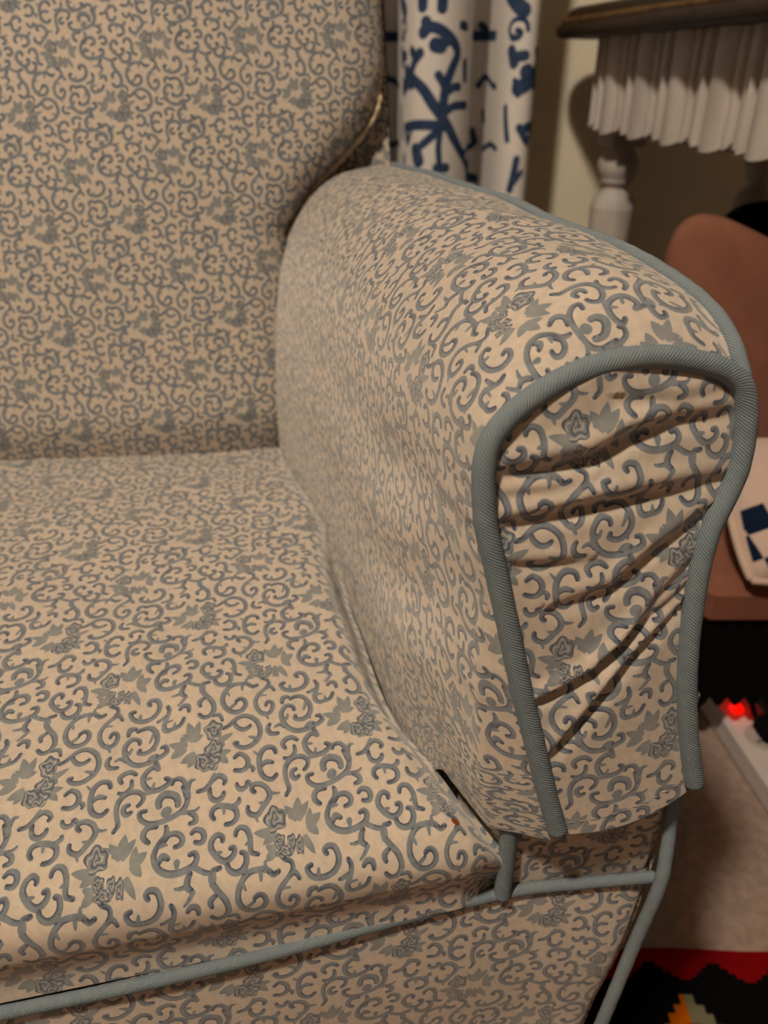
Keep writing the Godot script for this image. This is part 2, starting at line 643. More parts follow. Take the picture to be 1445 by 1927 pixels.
func materials() -> void:
	var pr := print_cotton()
	var cot := mat(Color(1, 1, 1), 0.68, 0.5)
	cot.albedo_texture = pr[0]
	cot.heightmap_enabled = true
	cot.heightmap_texture = pr[1]
	cot.heightmap_scale = 0.02
	cot.rim_enabled = true
	cot.rim = 1.0
	cot.rim_tint = 0.1
	M.cotton = cot
	var cord := mat(Color(0.52, 0.575, 0.61), 0.9, 0.25)
	var tw := PackedByteArray()
	tw.resize(128 * 128 * 3)
	var al := PackedByteArray()
	al.resize(128 * 128 * 3)
	for y in 128:
		for x in 128:
			var s := 0.5 + 0.5 * sin((x / 128.0 * 12.0 + y / 128.0 * 16.0) * TAU)
			var fuzz := rng.randf()
			for k in 3:
				tw[(y * 128 + x) * 3 + k] = int(255 * clampf(s * 0.8 + 0.2 * fuzz, 0, 1))
				al[(y * 128 + x) * 3 + k] = int(255 * clampf(0.90 + 0.08 * s + 0.04 * (fuzz - 0.5), 0, 1))
	cord.albedo_texture = pic(al, 128, 128)
	cord.heightmap_enabled = true
	cord.heightmap_texture = pic(tw, 128, 128)
	cord.heightmap_scale = 0.03
	M.cord = cord
	M.fray = mat(Color(0.80, 0.73, 0.62), 1.0, 0.1)
	M.thread = mat(Color(0.72, 0.72, 0.68), 0.9, 0.2)
	var wall := mat(Color(1, 1, 1), 0.85, 0.3)
	wall.albedo_texture = noise_tex(0.01, Color(0.93, 0.89, 0.80), Color(0.96, 0.92, 0.83))
	wall.uv1_triplanar = true
	wall.uv1_world_triplanar = true
	M.wall = wall
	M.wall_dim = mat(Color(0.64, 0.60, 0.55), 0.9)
	var ceil := mat(Color(0.85, 0.82, 0.76), 0.9)
	M.ceiling = ceil
	var carpet := mat(Color(1, 1, 1), 1.0, 0.1)
	carpet.albedo_texture = noise_tex(0.05, Color(0.56, 0.485, 0.445), Color(0.65, 0.575, 0.53), 512, FastNoiseLite.TYPE_SIMPLEX, 5)
	carpet.uv1_triplanar = true
	carpet.uv1_world_triplanar = true
	carpet.uv1_scale = Vector3(2, 2, 2)
	carpet.heightmap_enabled = true
	carpet.heightmap_texture = noise_tex(0.12, Color.BLACK, Color.WHITE, 512, FastNoiseLite.TYPE_SIMPLEX, 3)
	carpet.heightmap_scale = 0.09
	M.carpet = carpet
	var paint := mat(Color(1, 1, 1), 0.6, 0.4)
	paint.albedo_texture = noise_tex(0.006, Color(0.70, 0.665, 0.64), Color(0.84, 0.815, 0.79), 512, FastNoiseLite.TYPE_SIMPLEX_SMOOTH, 5)
	paint.uv1_triplanar = true
	paint.uv1_world_triplanar = true
	paint.uv1_scale = Vector3(5, 1.5, 5)
	M.paint = paint
	var wood := mat(Color(1, 1, 1), 0.5, 0.45)
	wood.albedo_texture = noise_tex(0.012, Color(0.10, 0.07, 0.045), Color(0.27, 0.185, 0.12), 512, FastNoiseLite.TYPE_SIMPLEX_SMOOTH, 4, 9)
	wood.uv1_triplanar = true
	wood.uv1_world_triplanar = true
	wood.uv1_scale = Vector3(6, 20, 6)
	M.wood = wood
	var gilt := mat(Color(1, 1, 1), 0.55, 0.45)
	gilt.albedo_texture = noise_tex(0.02, Color(0.24, 0.16, 0.09), Color(0.52, 0.38, 0.19), 512, FastNoiseLite.TYPE_SIMPLEX_SMOOTH, 4, 5)
	gilt.uv1_triplanar = true
	gilt.uv1_world_triplanar = true
	gilt.uv1_scale = Vector3(4, 4, 4)
	M.gilt = gilt
	var terra := mat(Color(1, 1, 1), 0.9, 0.25)
	terra.albedo_texture = noise_tex(0.012, Color(0.50, 0.335, 0.275), Color(0.57, 0.385, 0.315), 512, FastNoiseLite.TYPE_SIMPLEX_SMOOTH, 4, 2)
	terra.uv1_triplanar = true
	terra.uv1_world_triplanar = true
	terra.uv1_scale = Vector3(3, 3, 3)
	M.terra = terra
	M.black = mat(Color(0.045, 0.04, 0.04), 0.8, 0.2)
	M.white_plastic = mat(Color(0.80, 0.77, 0.76), 0.4, 0.5)
	M.dark_red = mat(Color(0.32, 0.03, 0.04), 0.4, 0.5)

func room() -> void:
	var x0 := -3.4
	var x1 := 2.4
	var z0 := -1.635
	var z1 := 3.6
	struct("floor", block(Vector3(x0 - 0.1, -0.1, z0 - 0.1), Vector3(x1 + 0.1, 0, z1 + 0.1), 0.001), M.carpet)
	struct("ceiling", block(Vector3(x0 - 0.1, 3.0, z0 - 0.1), Vector3(x1 + 0.1, 3.1, z1 + 0.1), 0.001), M.ceiling)
	struct("wall_back", block(Vector3(x0, 0, z0 - 0.1), Vector3(x1, 3.0, z0), 0.001), M.wall)
	struct("wall_front", block(Vector3(x0, 0, z1), Vector3(x1, 3.0, z1 + 0.1), 0.001), M.wall_dim)
	struct("wall_left", block(Vector3(x0 - 0.1, 0, z0 - 0.1), Vector3(x0, 3.0, z1 + 0.1), 0.001), M.wall_dim)
	struct("wall_right", block(Vector3(x1, 0, z0 - 0.1), Vector3(x1 + 0.1, 3.0, z1 + 0.1), 0.001), M.wall_dim)
	struct("baseboard_back", block(Vector3(x0, 0, z0), Vector3(x1, 0.12, z0 + 0.015), 0.004), M.paint)

# ---------------------------------------------------------------- armchair
const CREASE_B := [-0.01, 0.011, 0.039, 0.103, 0.254, 0.362, 0.503]
const CREASE_A := [0.066, 0.0557, 0.042, 0.028, 0.0223, 0.0154, 0.0]
const SEAT_B := [0.000, 0.0015, -0.001, -0.0045, -0.003, 0.009, 0.035, 0.09, 0.16, 0.25, 0.35, 0.45, 0.56]
const SEAT_H := [0.337, 0.349, 0.363, 0.377, 0.391, 0.402, 0.409, 0.418, 0.422, 0.420, 0.414, 0.404, 0.393]
var back_at := Vector3.ZERO
var back_up := Vector3.ZERO
var back_out := Vector3.ZERO

func bk(a: float, w: float, out := 0.0) -> Vector3:
	# a place on the backrest's plane: a across, w up along it, «out» in front of it
	return back_at + CA * a + back_up * w + back_out * out

func seat_at(u: float, v: float) -> Vector3:
	var pts := []
	for k in SEAT_B.size():
		pts.append(Vector2(SEAT_B[k], SEAT_H[k]))
	var c: Vector2 = cr(pts, v)
	var edge := mix_in(CREASE_B, CREASE_A, c.x) + 0.012 - 0.010 * smoothstep(0.02, 0.16, c.x) * smoothstep(0.36, 0.24, c.x)
	var a := lerpf(-0.62, edge, pow(u, 0.6))
	var near := edge - a
	var h := c.y
	h -= (0.023 + 0.018 * smoothstep(0.02, 0.16, c.x) * smoothstep(0.36, 0.24, c.x)) * exp(-pow(near / 0.014, 2.0)) * smoothstep(0.0, 0.2, v)
	h -= 0.008 * pow(clampf((a + 0.25) / 0.35, -1.0, 1.0), 2.0) * smoothstep(0.1, 0.5, v)
	# sat-in hollows and soft pulls
	h += 0.0022 * sin(a * 31.0 + c.x * 12.0) * sin(c.x * 27.0 + 1.0) * smoothstep(0.3, 0.5, v)
	h -= 0.0035 * exp(-pow((a + 0.12 - 0.2 * (c.x - 0.13)) / 0.012, 2.0)) * smoothstep(0.06, 0.1, c.x) * smoothstep(0.26, 0.16, c.x)
	h += 0.002 * exp(-pow((a + 0.04 + 0.5 * c.x) / 0.01, 2.0)) * smoothstep(0.0, 0.03, c.x) * smoothstep(0.12, 0.06, c.x)
	var b := c.x + 0.012 * smoothstep(0.03, 0.0, near) * smoothstep(0.5, 0.2, v)
	return cw(a, h, b)

func chair_frames() -> void:
	back_at = cw(-0.0073, 0.40, 0.5189)
	back_up = (Vector3(0, cos(deg_to_rad(14.0)), 0) + CB * sin(deg_to_rad(14.0))).normalized()
	back_out = CA.cross(back_up).normalized()
	if back_out.dot(CB) > 0:
		back_out = -back_out
	panel_at = cw(0.0685, 0.37, -0.0146)
	panel_up = (Vector3(0, cos(deg_to_rad(10.0)), 0) + CB * sin(deg_to_rad(10.0))).normalized()
	panel_out = CA.cross(panel_up).normalized()
	if panel_out.dot(CB) > 0:
		panel_out = -panel_out
	ring_front = ring_pts(true)
	ring_rear = ring_pts(false)

func armchair() -> void:
	chair_frames()
	var o := thing("armchair", "large armchair slip-covered in cream cotton with blue-grey scroll print and piping", "armchair", cw(-0.2, 0.0, 0.2))
	# seat
	var total := 0.0
	var sp := []
	for k in SEAT_B.size():
		sp.append(Vector2(SEAT_B[k], SEAT_H[k]))
	var arcs := PackedFloat32Array()
	var prev: Vector2 = cr(sp, 0.0)
	var zero := 0.0
	for k in 241:
		var c: Vector2 = cr(sp, k / 240.0)
		total += c.distance_to(prev)
		prev = c
		arcs.append(total)
		if k == 60:
			zero = total
	var seat_uv := func(u: float, v: float, p: Vector3) -> Vector2:
		var a := (p - CO).dot(CA)
		var s := arcs[roundi(v * 240)] - zero
		return Vector2(10.86 * a + 0.13 * s + 1.464, 0.70 * a - 8.25 * s + 1.435)
	part("seat", sheet(120, 120, func(u, v): return seat_at(u, v), seat_uv), M.cotton, o)
	# a small rust stain near the seat's front corner
	var spot := cw(0.043, 0.398, 0.012)
	var at_spot := Vector2.ZERO
	var nearest := 1.0
	for j in range(20, 110):
		for i in range(60, 120):
			var d := seat_at(i / 120.0, j / 240.0).distance_to(spot)
			if d < nearest:
				nearest = d
				at_spot = Vector2(i / 120.0, j / 240.0)
	var rust := mat(Color(0.50, 0.27, 0.10), 1.0, 0.1)
	part("stain", sheet(10, 4, func(u, v): var q: float = TAU * u; return seat_at(at_spot.x + 0.0045 * v * cos(q), at_spot.y + 0.0085 * v * sin(q)) + Vector3(0, 0.0004, -0.0001), func(u, v, _p): return Vector2(u, v)), rust, o)
	# front rail below the seat, running round the right corner to the side
	var rail := []
	for q in [[-0.62, 0.0], [-0.40, 0.0], [-0.2, -0.002], [0.0, 0.0045], [0.08, 0.006], [0.125, 0.003], [0.158, 0.001], [0.169, 0.006], [0.174, 0.02], [0.168, 0.12], [0.12, 0.36], [0.10, 0.56]]:
		rail.append(Vector3(q[0], 0, q[1]))
	var rail_at := func(u: float, v: float) -> Vector3:
		var q: Vector3 = cr(rail, u)
		var drop := v * 0.27
		var tuck := clampf(drop / 0.115, 0.0, 2.0)
		var bulge := 0.004 * sin(minf(v * 2.2, 1.0) * PI)
		return cw(q.x - 0.024 * tuck * smoothstep(0.05, 0.17, q.x), 0.337 - drop, q.z - 0.010 * tuck * smoothstep(0.3, 0.0, q.z) - bulge * smoothstep(0.2, 0.0, q.z))
	part("front_rail", sheet(150, 24, rail_at, func(u, v, p): return Vector2(10.86 * ((p - CO).dot(CA) + maxf((p - CO).dot(CB) - 0.03, 0.0)) + 0.38, -9.2 * p.y + 4.43), true), M.cotton, o)
	# leg under the front corner
	part("leg", lathe([Vector2(0.001, 0), Vector2(0.016, 0), Vector2(0.024, 0.04), Vector2(0.026, 0.09), Vector2(0.001, 0.09)], 20, cw(0.09, 0, 0.04)), M.wood, o)
	part("leg", lathe([Vector2(0.001, 0), Vector2(0.016, 0), Vector2(0.024, 0.04), Vector2(0.026, 0.09), Vector2(0.001, 0.09)], 20, cw(-0.55, 0, 0.04)), M.wood, o)
	part("leg", lathe([Vector2(0.001, 0), Vector2(0.016, 0), Vector2(0.024, 0.04), Vector2(0.026, 0.09), Vector2(0.001, 0.09)], 20, cw(0.02, 0, 0.56)), M.wood, o)
	# welt between seat and rail
	var w := []
	for q in [[-0.62, 0.0], [-0.40, -0.002], [-0.205, -0.002], [-0.138, -0.002], [-0.067, 0.0], [0.0097, 0.005], [0.079, 0.0075], [0.125, 0.0035], [0.168, -0.0015]]:
		w.append(cw(q[0], 0.335, q[1] - 0.002))
	part("welt", tube(w, 0.0036, 14, 220, 0.02), M.cord, o)
	# arm post: the arm's front below its cover
	var post := []
	for q in [[0.064, 0.06], [0.070, 0.02], [0.079, 0.0105], [0.10, 0.0085], [0.14, 0.006], [0.163, 0.004], [0.172, 0.008], [0.175, 0.03], [0.165, 0.2], [0.13, 0.45]]:
		post.append(Vector3(q[0], 0, q[1]))
	part("arm_post", sheet(60, 12, func(u, v): var q: Vector3 = cr(post, u); return cw(q.x - 0.004 * (1.0 - v), lerpf(0.332, 0.47, v), q.z), func(u, v, p): return Vector2(10.86 * ((p - CO).dot(CA) + maxf((p - CO).dot(CB) - 0.03, 0.0)) + 0.02, -9.2 * p.y + 3.98)), M.cotton, o)
	part("arm_tape", tube([cw(0.0725, 0.334, 0.0045), cw(0.0735, 0.36, 0.0065), cw(0.074, 0.40, 0.009), cw(0.075, 0.45, 0.012)], 0.0052, 12, 40, 0.01), M.cord, o)
	part("corner_piping", tube([cw(0.1735, 0.42, 0.008), cw(0.1735, 0.378, 0.004), cw(0.1705, 0.358, -0.0035), cw(0.166, 0.335, -0.0105), cw(0.1562, 0.285, -0.0145), cw(0.1393, 0.22, -0.0245), cw(0.127, 0.15, -0.028), cw(0.12, 0.09, -0.028)], 0.0041, 14, 120, 0.02), M.cord, o)
	# backrest: a padded front, narrowing behind the arm, on a deeper frame
	var edge_w := [-0.10, 0.0, 0.15, 0.224, 0.239, 0.266, 0.293, 0.322, 0.346, 0.375, 0.43, 0.58]
	var edge_a := [0.03, 0.03, 0.030, 0.034, 0.045, 0.064, 0.094, 0.122, 0.137, 0.1435, 0.144, 0.144]
	var back_at_uv := func(u: float, v: float) -> Vector3:
		var wv := lerpf(-0.08, 0.56, v)
		var e := mix_in(edge_w, edge_a, wv)
		var a := lerpf(-0.60, e, pow(u, 0.55))
		var near := e - a
		var out := 0.012 - 0.034 * exp(-near / 0.016) - 0.012 * exp(-near / 0.06)
		out -= 0.018 * smoothstep(0.50, 0.56, wv)
		out -= 0.045 * smoothstep(0.045, -0.05, wv)
		out -= 0.035 * smoothstep(-0.06, -0.34, a)
		out += 0.0025 * sin(a * 19.0 + 1.0) * sin(wv * 14.0)
		return bk(a, wv, out)
	part("backrest", sheet(110, 100, back_at_uv, func(u, v, p): var q: Vector3 = p - back_at; return Vector2(11.626 * q.dot(CA) + 0.133 * q.dot(back_up) + 1.86, 0.596 * q.dot(CA) - 10.055 * q.dot(back_up) + 3.969)), M.cotton, o)
	var bp := []
	for q in [[0.020, 0.19], [0.034, 0.224], [0.045, 0.239], [0.064, 0.266], [0.094, 0.293], [0.122, 0.322], [0.136, 0.346], [0.1405, 0.375], [0.141, 0.43], [0.141, 0.56]]:
		var hid := smoothstep(0.34, 0.39, q[1])
		bp.append(bk(q[0] - 0.006 * hid, q[1], -0.026 - 0.014 * hid))
	part("back_piping", tube(bp, 0.0028, 8, 160, 0.3), M.fray, o)
	var frame := []
	for q in [[-0.60, -0.045], [0.09, -0.045], [0.118, -0.046], [0.128, -0.052], [0.131, -0.065], [0.126, -0.13], [0.11, -0.15], [-0.60, -0.155]]:
		frame.append(Vector3(q[0], q[1], 0))
	part("back_frame", sheet(70, 20, func(u, v): var q: Vector3 = cr(frame, u); return bk(q.x, lerpf(-0.32, 0.55, v), q.y), func(u, v, p): var q: Vector3 = p - back_at; return Vector2(11.0 * (q.dot(CA) - q.dot(back_out)), -10.0 * q.dot(back_up))), M.cotton, o)
	part("back_top", sheet(50, 8, func(u, v): var q: Vector3 = cr(frame, u); return bk(q.x, 0.55 + 0.03 * sin(v * PI / 2), lerpf(q.y, -0.10, v)), func(u, v, p): var q: Vector3 = p - back_at; return Vector2(11.0 * q.dot(CA), 10.0 * q.dot(back_out)), true), M.cotton, o)
	other_arm(o)
	# the arm itself, just under its cover
	part("arm", sheet(40, 30, func(u, v): return arm_at(lerpf(0.03, 0.97, u), lerpf(0.04, 1.0, v), -0.006), func(u, v, p): return Vector2(11.0 * (p - CO).dot(CB), -9.5 * p.y), false), M.cotton, o)

func mirrored(p: Vector3) -> Vector3:
	# across the armchair's middle
	return p - CA * 2.0 * ((p - CO).dot(CA) + 0.28)

func other_arm(o: Node3D) -> void:
	part("arm", sheet(60, 50, func(u, v): return mirrored(arm_at(u, v)), func(u, v, p): return Vector2(11.0 * (p - CO).dot(CB), -9.5 * p.y), true), M.cotton, o)
	part("arm_front", sheet(20, 30, func(u, v): var k: float = v * 8.0; return mirrored(ring_front[9 - int(k)].lerp(ring_front[9 + int(k)], u) + panel_out * 0.006 * sin(u * PI)), func(u, v, p): return Vector2(11.0 * (p - CO).dot(CA), -9.5 * p.y)), M.cotton, o)
	var path := []
	for k in 18:
		path.append(mirrored(ring_front[k]))
	part("arm_piping", tube(path, 0.0054, 12, 150), M.cord, o)
	part("arm_foot", block(Vector3(-0.70, 0.09, 0.0), Vector3(-0.60, 0.42, 0.50), 0.01, Basis(CA, Vector3.UP, CB), CO), M.cotton, o)

# ---------------------------------------------------------------- arm cover
# the outline of the cover's front in its own plane (a across, up along it) and the arm's outline where it meets the backrest
const FRONT := [0.0249, 0.0314, 0.0172, 0.0633, 0.0096, 0.0952, 0.0018, 0.1271, -0.0049, 0.1592, -0.0118, 0.1913, -0.0181, 0.2235, -0.0152, 0.2556, 0.0096, 0.2761, 0.0409, 0.2853, 0.0735, 0.2838, 0.1026, 0.2701, 0.1067, 0.2338, 0.0945, 0.1976, 0.0909, 0.1595, 0.0919, 0.1212, 0.097, 0.0832, 0.1044, 0.0456]
const REAR := [0.0024, -0.0015, 0.0006, 0.0314, 0.0007, 0.0644, 0.0028, 0.0973, 0.007, 0.13, 0.0125, 0.1625, 0.0215, 0.1941, 0.0336, 0.2246, 0.0525, 0.2516, 0.0778, 0.272, 0.1089, 0.281, 0.1418, 0.2812, 0.156, 0.24, 0.160, 0.20, 0.160, 0.16, 0.160, 0.12, 0.160, 0.08, 0.160, 0.04]
const FOLDS := [
	[0.0055, 0.0060, -0.017, 0.241, 0.008, 0.244, 0.030, 0.247, 0.046, 0.255, 0.069, 0.260, 0.100, 0.261],
	[0.0050, 0.0060, -0.016, 0.217, 0.010, 0.221, 0.031, 0.224, 0.061, 0.227, 0.092, 0.229],
	[0.0040, 0.0055, 0.018, 0.174, 0.043, 0.180, 0.064, 0.197, 0.091, 0.213],
	[0.0035, 0.0045, 0.040, 0.140, 0.050, 0.149, 0.067, 0.170, 0.088, 0.188],
	[0.0048, 0.0042, 0.006, 0.118, 0.011, 0.121, 0.034, 0.133, 0.063, 0.158, 0.086, 0.175],
	[0.0048, 0.0048, 0.018, 0.085, 0.021, 0.091, 0.040, 0.117, 0.057, 0.139, 0.082, 0.162],
	[0.0025, 0.0040, -0.012, 0.197, 0.011, 0.196, 0.031, 0.196],
	[0.0025, 0.0050, 0.045, 0.271, 0.068, 0.269, 0.097, 0.271],
	[0.0025, 0.0045, -0.014, 0.231, 0.010, 0.232, 0.030, 0.236]]
var panel_at := Vector3.ZERO
var panel_up := Vector3.ZERO
var panel_out := Vector3.ZERO

func pf(a: float, w: float, out := 0.0) -> Vector3:
	return panel_at + CA * a + panel_up * w + panel_out * out

func ring_pts(front: bool) -> Array:
	var o := []
	var src: Array = FRONT if front else REAR
	for k in range(0, src.size(), 2):
		o.append(pf(src[k], src[k + 1]) if front else bk(src[k], src[k + 1], -0.012))
	return o

var ring_front := []
var ring_rear := []

func arm_at(u: float, v: float, grow := 0.0) -> Vector3:
	# u: 0 at the inner side's foot, 11/17 at the top seam, 1 at the outer foot; v: 0 at the front, 1 at the backrest
	var p: Vector3 = cr(ring_front, u).lerp(cr(ring_rear, u), v)
	var q := u * 17.0
	var puff := 1.0 - exp(-v / 0.035)
	var top := smoothstep(5.0, 9.5, q) * smoothstep(15.0, 11.5, q)
	var fall := 1.0 - v * v
	p.y += 0.029 * puff * fall * top
	var inner := smoothstep(5.5, 0.0, q)
	var tuck := mix_in([0.0, 0.03, 0.1, 0.22, 0.54, 1.0], [0.0, 0.030, 0.034, 0.033, 0.015, 0.0], v)
	p += -CA * tuck * inner
	var cheek := smoothstep(2.0, 4.0, q) * smoothstep(9.5, 6.0, q)
	p += -CA * 0.006 * puff * sin(PI * pow(v, 0.6)) * cheek
	var outer := smoothstep(10.5, 13.0, q)
	p += CA * 0.011 * puff * outer
	if q < 1.2:
		p.y -= 0.07 * (1.2 - q) * smoothstep(0.10, 0.22, v)
		p.y -= 0.004 * (1.2 - q) * smoothstep(0.22, 0.0, v)
	# gathers pulled in by the front piping, and soft pulls along the inside
	var g := exp(-v / 0.055) * puff
	p += -CA * (0.0016 * sin(q * 8.3 + sin(q * 2.1) * 2.0) * g) * smoothstep(8.0, 6.0, q)
	p += -CA * 0.0022 * sin(q * 2.6 + v * 17.0) * exp(-pow((v - 0.17) / 0.13, 2.0)) * smoothstep(7.0, 4.0, q)
	p += panel_out * 0.0 + Vector3(0, 0.0012 * sin(v * 23.0 + q * 2.0) * top * fall, 0)
	if grow != 0.0:
		var mid := (ring_front[3] as Vector3).lerp(ring_front[14], 0.5).lerp((ring_rear[3] as Vector3).lerp(ring_rear[14], 0.5), v)
		p += (p - mid).normalized() * grow
		p -= CA * 0.0
	return p

func panel_fold(a: float, w: float) -> float:
	var out := 0.0
	for f in FOLDS:
		var n: int = (f.size() - 2) / 2
		var best := 1.0
		var along := 0.0
		var sgn := 1.0
		for k in n - 1:
			var p0 := Vector2(f[2 + k * 2], f[3 + k * 2])
			var p1 := Vector2(f[4 + k * 2], f[5 + k * 2])
			var e := p1 - p0
			var t := clampf((Vector2(a, w) - p0).dot(e) / e.length_squared(), 0, 1)
			var d := Vector2(a, w) - (p0 + e * t)
			if d.length() < best:
				best = d.length()
				along = (k + t) / (n - 1)
				sgn = signf(e.cross(d))
		var x: float = best * sgn / (f[1] * 1.3)
		var amp: float = 0.78 * f[0] * (0.35 + 0.65 * sin(PI * clampf(along * 0.9 + 0.05, 0, 1))) * smoothstep(3.6, 2.4, absf(x))
		# a ridge above with its hollow just below
		out += amp * (0.9 * exp(-pow((x - 0.55) / 0.75, 2.0)) - 1.1 * exp(-pow((x + 0.55) / 0.6, 2.0)))
	return out

func arm_cover() -> void:
	var o := thing("arm_cover", "fitted scroll-print cotton cover over the armchair's right arm, edged with blue-grey piping", "arm cover", cw(0.10, 0.40, 0.2))
	var around := [0.0]
	for k in range(1, 69):
		around.append(around[-1] + (arm_at(k / 68.0, 0.3) as Vector3).distance_to(arm_at((k - 1) / 68.0, 0.3)))
	var deep := []
	for i in 137:
		var row := PackedFloat32Array([0.0])
		var was := arm_at(i / 136.0, 0.0)
		for j in range(1, 151):
			var now := arm_at(i / 136.0, pow(j / 150.0, 1.5))
			row.append(row[-1] + now.distance_to(was))
			was = now
		deep.append(row)
	var sleeve_uv := func(u: float, v: float, _p: Vector3) -> Vector2:
		var k: float = u * 68.0
		var i := mini(int(k), 67)
		return Vector2(-10.9 * deep[roundi(u * 136)][roundi(v * 150)] + 0.46, -9.0 * lerpf(around[i], around[i + 1], k - i) + 0.3)
	part("sleeve", sheet(136, 150, func(u, v): return arm_at(u, pow(v, 1.5)), sleeve_uv), M.cotton, o)
	# the gathered front
	var left := []
	var right := []
	for k in range(9, -1, -1):
		left.append(Vector2(FRONT[k * 2], FRONT[k * 2 + 1]))
	for k in range(9, 18):
		right.append(Vector2(FRONT[k * 2], FRONT[k * 2 + 1]))
	right.insert(1, (right[0] + right[1]) / 2 + Vector2(0, 0.0015))
	var panel := func(u: float, v: float) -> Vector3:
		var l: Vector2 = cr(left, v)
		var r: Vector2 = cr(right, v)
		var q := l.lerp(r, u)
		if v > 0.9:
			q.y -= 0.006 * smoothstep(0.9, 1.0, v) * sin(u * PI) 
		var out := 0.007 * pow(sin(u * PI), 0.7) * smoothstep(0.0, 0.12, v) * (1.0 - 0.5 * v) - 0.001
		return pf(q.x, q.y, out + panel_fold(q.x, q.y) * smoothstep(0.0, 0.08, u) * smoothstep(1.0, 0.92, u) * smoothstep(0.0, 0.05, v))
	var panel_uv := func(u: float, v: float, p: Vector3) -> Vector2:
		var q := p - panel_at
		return Vector2(10.6 * q.dot(CA) - 0.35, -9.0 * q.dot(panel_up) + 0.3)
	part("front_panel", sheet(96, 150, panel, panel_uv, true), M.cotton, o)
	# a hem lip hanging below the piping ends
	part("hem", sheet(60, 6, func(u, v): var q: Vector3 = panel.call(u, 1.0); return q - Vector3(0, 0.004 * v * (0.4 + sin(u * PI)), 0) - panel_out * 0.006 * v * v, func(u, v, p): return panel_uv.call(u, v, p)), M.cotton, o)
	var fp := []
	for k in 18:
		fp.append(pf(FRONT[k * 2], FRONT[k * 2 + 1] + (0.0035 if k == 0 or k == 17 else 0.0), 0.001))
	part("front_piping", tube(fp, 0.0054, 16, 260, 0.012), M.cord, o)
	var sp := []
	for k in 15:
		var v := pow(k / 14.0, 1.8)
		sp.append(arm_at(11.0 / 17.0, v) + Vector3(0, 0.0015, 0) + CA * 0.001)
	part("seam_piping", tube(sp, 0.0042, 14, 200, 0.03), M.cord, o)
	# running stitches along the hem
	for k in 13:
		var u := 0.05 + 0.9 * k / 12.0
		var q: Vector3 = panel.call(u, 0.965)
		part("stitch", tube([q + panel_out * 0.0001 - CA * 0.002, q + panel_out * 0.0004, q + panel_out * 0.0001 + CA * 0.002], 0.00022, 5, 4), M.thread, o)

# ---------------------------------------------------------------- curtain
const CURT := [-0.95, -1.50, -0.75, -1.45, -0.5, -1.54, -0.25, -1.44, -0.10, -1.54, -0.022, -1.425, -0.002, -1.585, 0.022, -1.595, 0.030, -1.49, 0.05, -1.428, 0.085, -1.412, 0.12, -1.43, 0.142, -1.475, 0.148, -1.56, 0.166, -1.60, 0.183, -1.58, 0.190, -1.48, 0.204, -1.437, 0.228, -1.425, 0.247, -1.443, 0.252, -1.50, 0.240, -1.56, 0.205, -1.585]

func curtain() -> void:
	var cloth := mat(Color(1, 1, 1), 0.95, 0.15)
	cloth.albedo_texture = print_curtain()
	M.curtain = cloth
	var pts := []
	for k in range(0, CURT.size(), 2):
		pts.append(Vector3(CURT[k], 0, CURT[k + 1]))
	var n := 220
	var arcs := [0.0]
	for k in range(1, n + 1):
		arcs.append(arcs[-1] + (cr(pts, float(k) / n) as Vector3).distance_to(cr(pts, float(k - 1) / n)))
	var zero: float = arcs[60]
	var at := func(u: float, v: float) -> Vector3:
		var p: Vector3 = cr(pts, u)
		var h := lerpf(0.01, 2.42, v)
		p.x += 0.004 * sin(h * 3.0 + u * 9.0) * absf(h - 0.72)
		p.z += 0.01 * sin(h * 2.0 + u * 14.0) * absf(h - 0.72)
		return Vector3(p.x, h, p.z)
	var o := thing("curtain", "white cotton curtain with navy branching print, hanging in folds behind the armchair", "curtain", Vector3(0.0, 0.0, -1.5))
	part("drape", sheet(n, 40, at, func(u, v, p): return Vector2((arcs[roundi(u * n)] - zero) / 0.5, (0.90 - p.y) / 0.4)), cloth, o)
	part("heading_tape", sheet(n, 2, func(u, v): var p: Vector3 = at.call(u, 1.0); return p + Vector3(0, -0.05 + 0.06 * v, -0.006), func(u, v, _p): return Vector2(u, v)), M.fray, o)

# ---------------------------------------------------------------- side table
func tb(s: float, out: float, h: float) -> Vector3:
	# s along the table's long side from its far corner, out in front of the apron
	return Vector3(0.341, h, -1.455) + Vector3(0.165, 0, 0.986) * s + Vector3(-0.986, 0, 0.165) * out

func round_rect(s0: float, s1: float, o0: float, o1: float, r: float) -> Array:
	var p := []
	for c in [[s0 + r, o1 - r, PI], [s0 + r, o0 + r, PI * 1.5], [s1 - r, o0 + r, 0.0], [s1 - r, o1 - r, PI * 0.5]]:
		for k in 7:
			var q: float = c[2] - PI / 2 + PI / 2 * k / 6.0
			p.append(Vector2(c[0] + r * cos(q + PI / 2 - PI / 2), c[1] + r * sin(q)))
	return p

func top_slab(prof: Array) -> ArrayMesh:
	# moulded edge: prof holds Vector2(how far the edge stands out, height)
	var s0 := -0.058
	var s1 := 0.95
	var o0 := -0.36
	var o1 := 0.006
	var corner := func(e: float) -> Array:
		var p := []
		var r := 0.028 + e
		for c in [[s0 - e + r, o1 + e - r, 90.0], [s0 - e + r, o0 - e + r, 180.0], [s1 + e - r, o0 - e + r, 270.0], [s1 + e - r, o1 + e - r, 360.0]]:
			for k in 7:
				var q := deg_to_rad(c[2] + 15.0 * k)
				p.append(Vector2(c[0] + r * cos(q), c[1] + r * sin(q)))
		p.append(p[0])
		return p
	var rows := []
	for q in prof:
		var row := []
		for c in corner.call(q.x):
			row.append(tb(c.x, c.y, q.y))
		rows.append(row)
	var n: int = rows[0].size() - 1
	return sheet(n, rows.size() - 1, func(u, v): return rows[roundi(v * (rows.size() - 1))][roundi(u * n)], func(u, v, p): return Vector2(u * 8, p.y * 4), false, true)

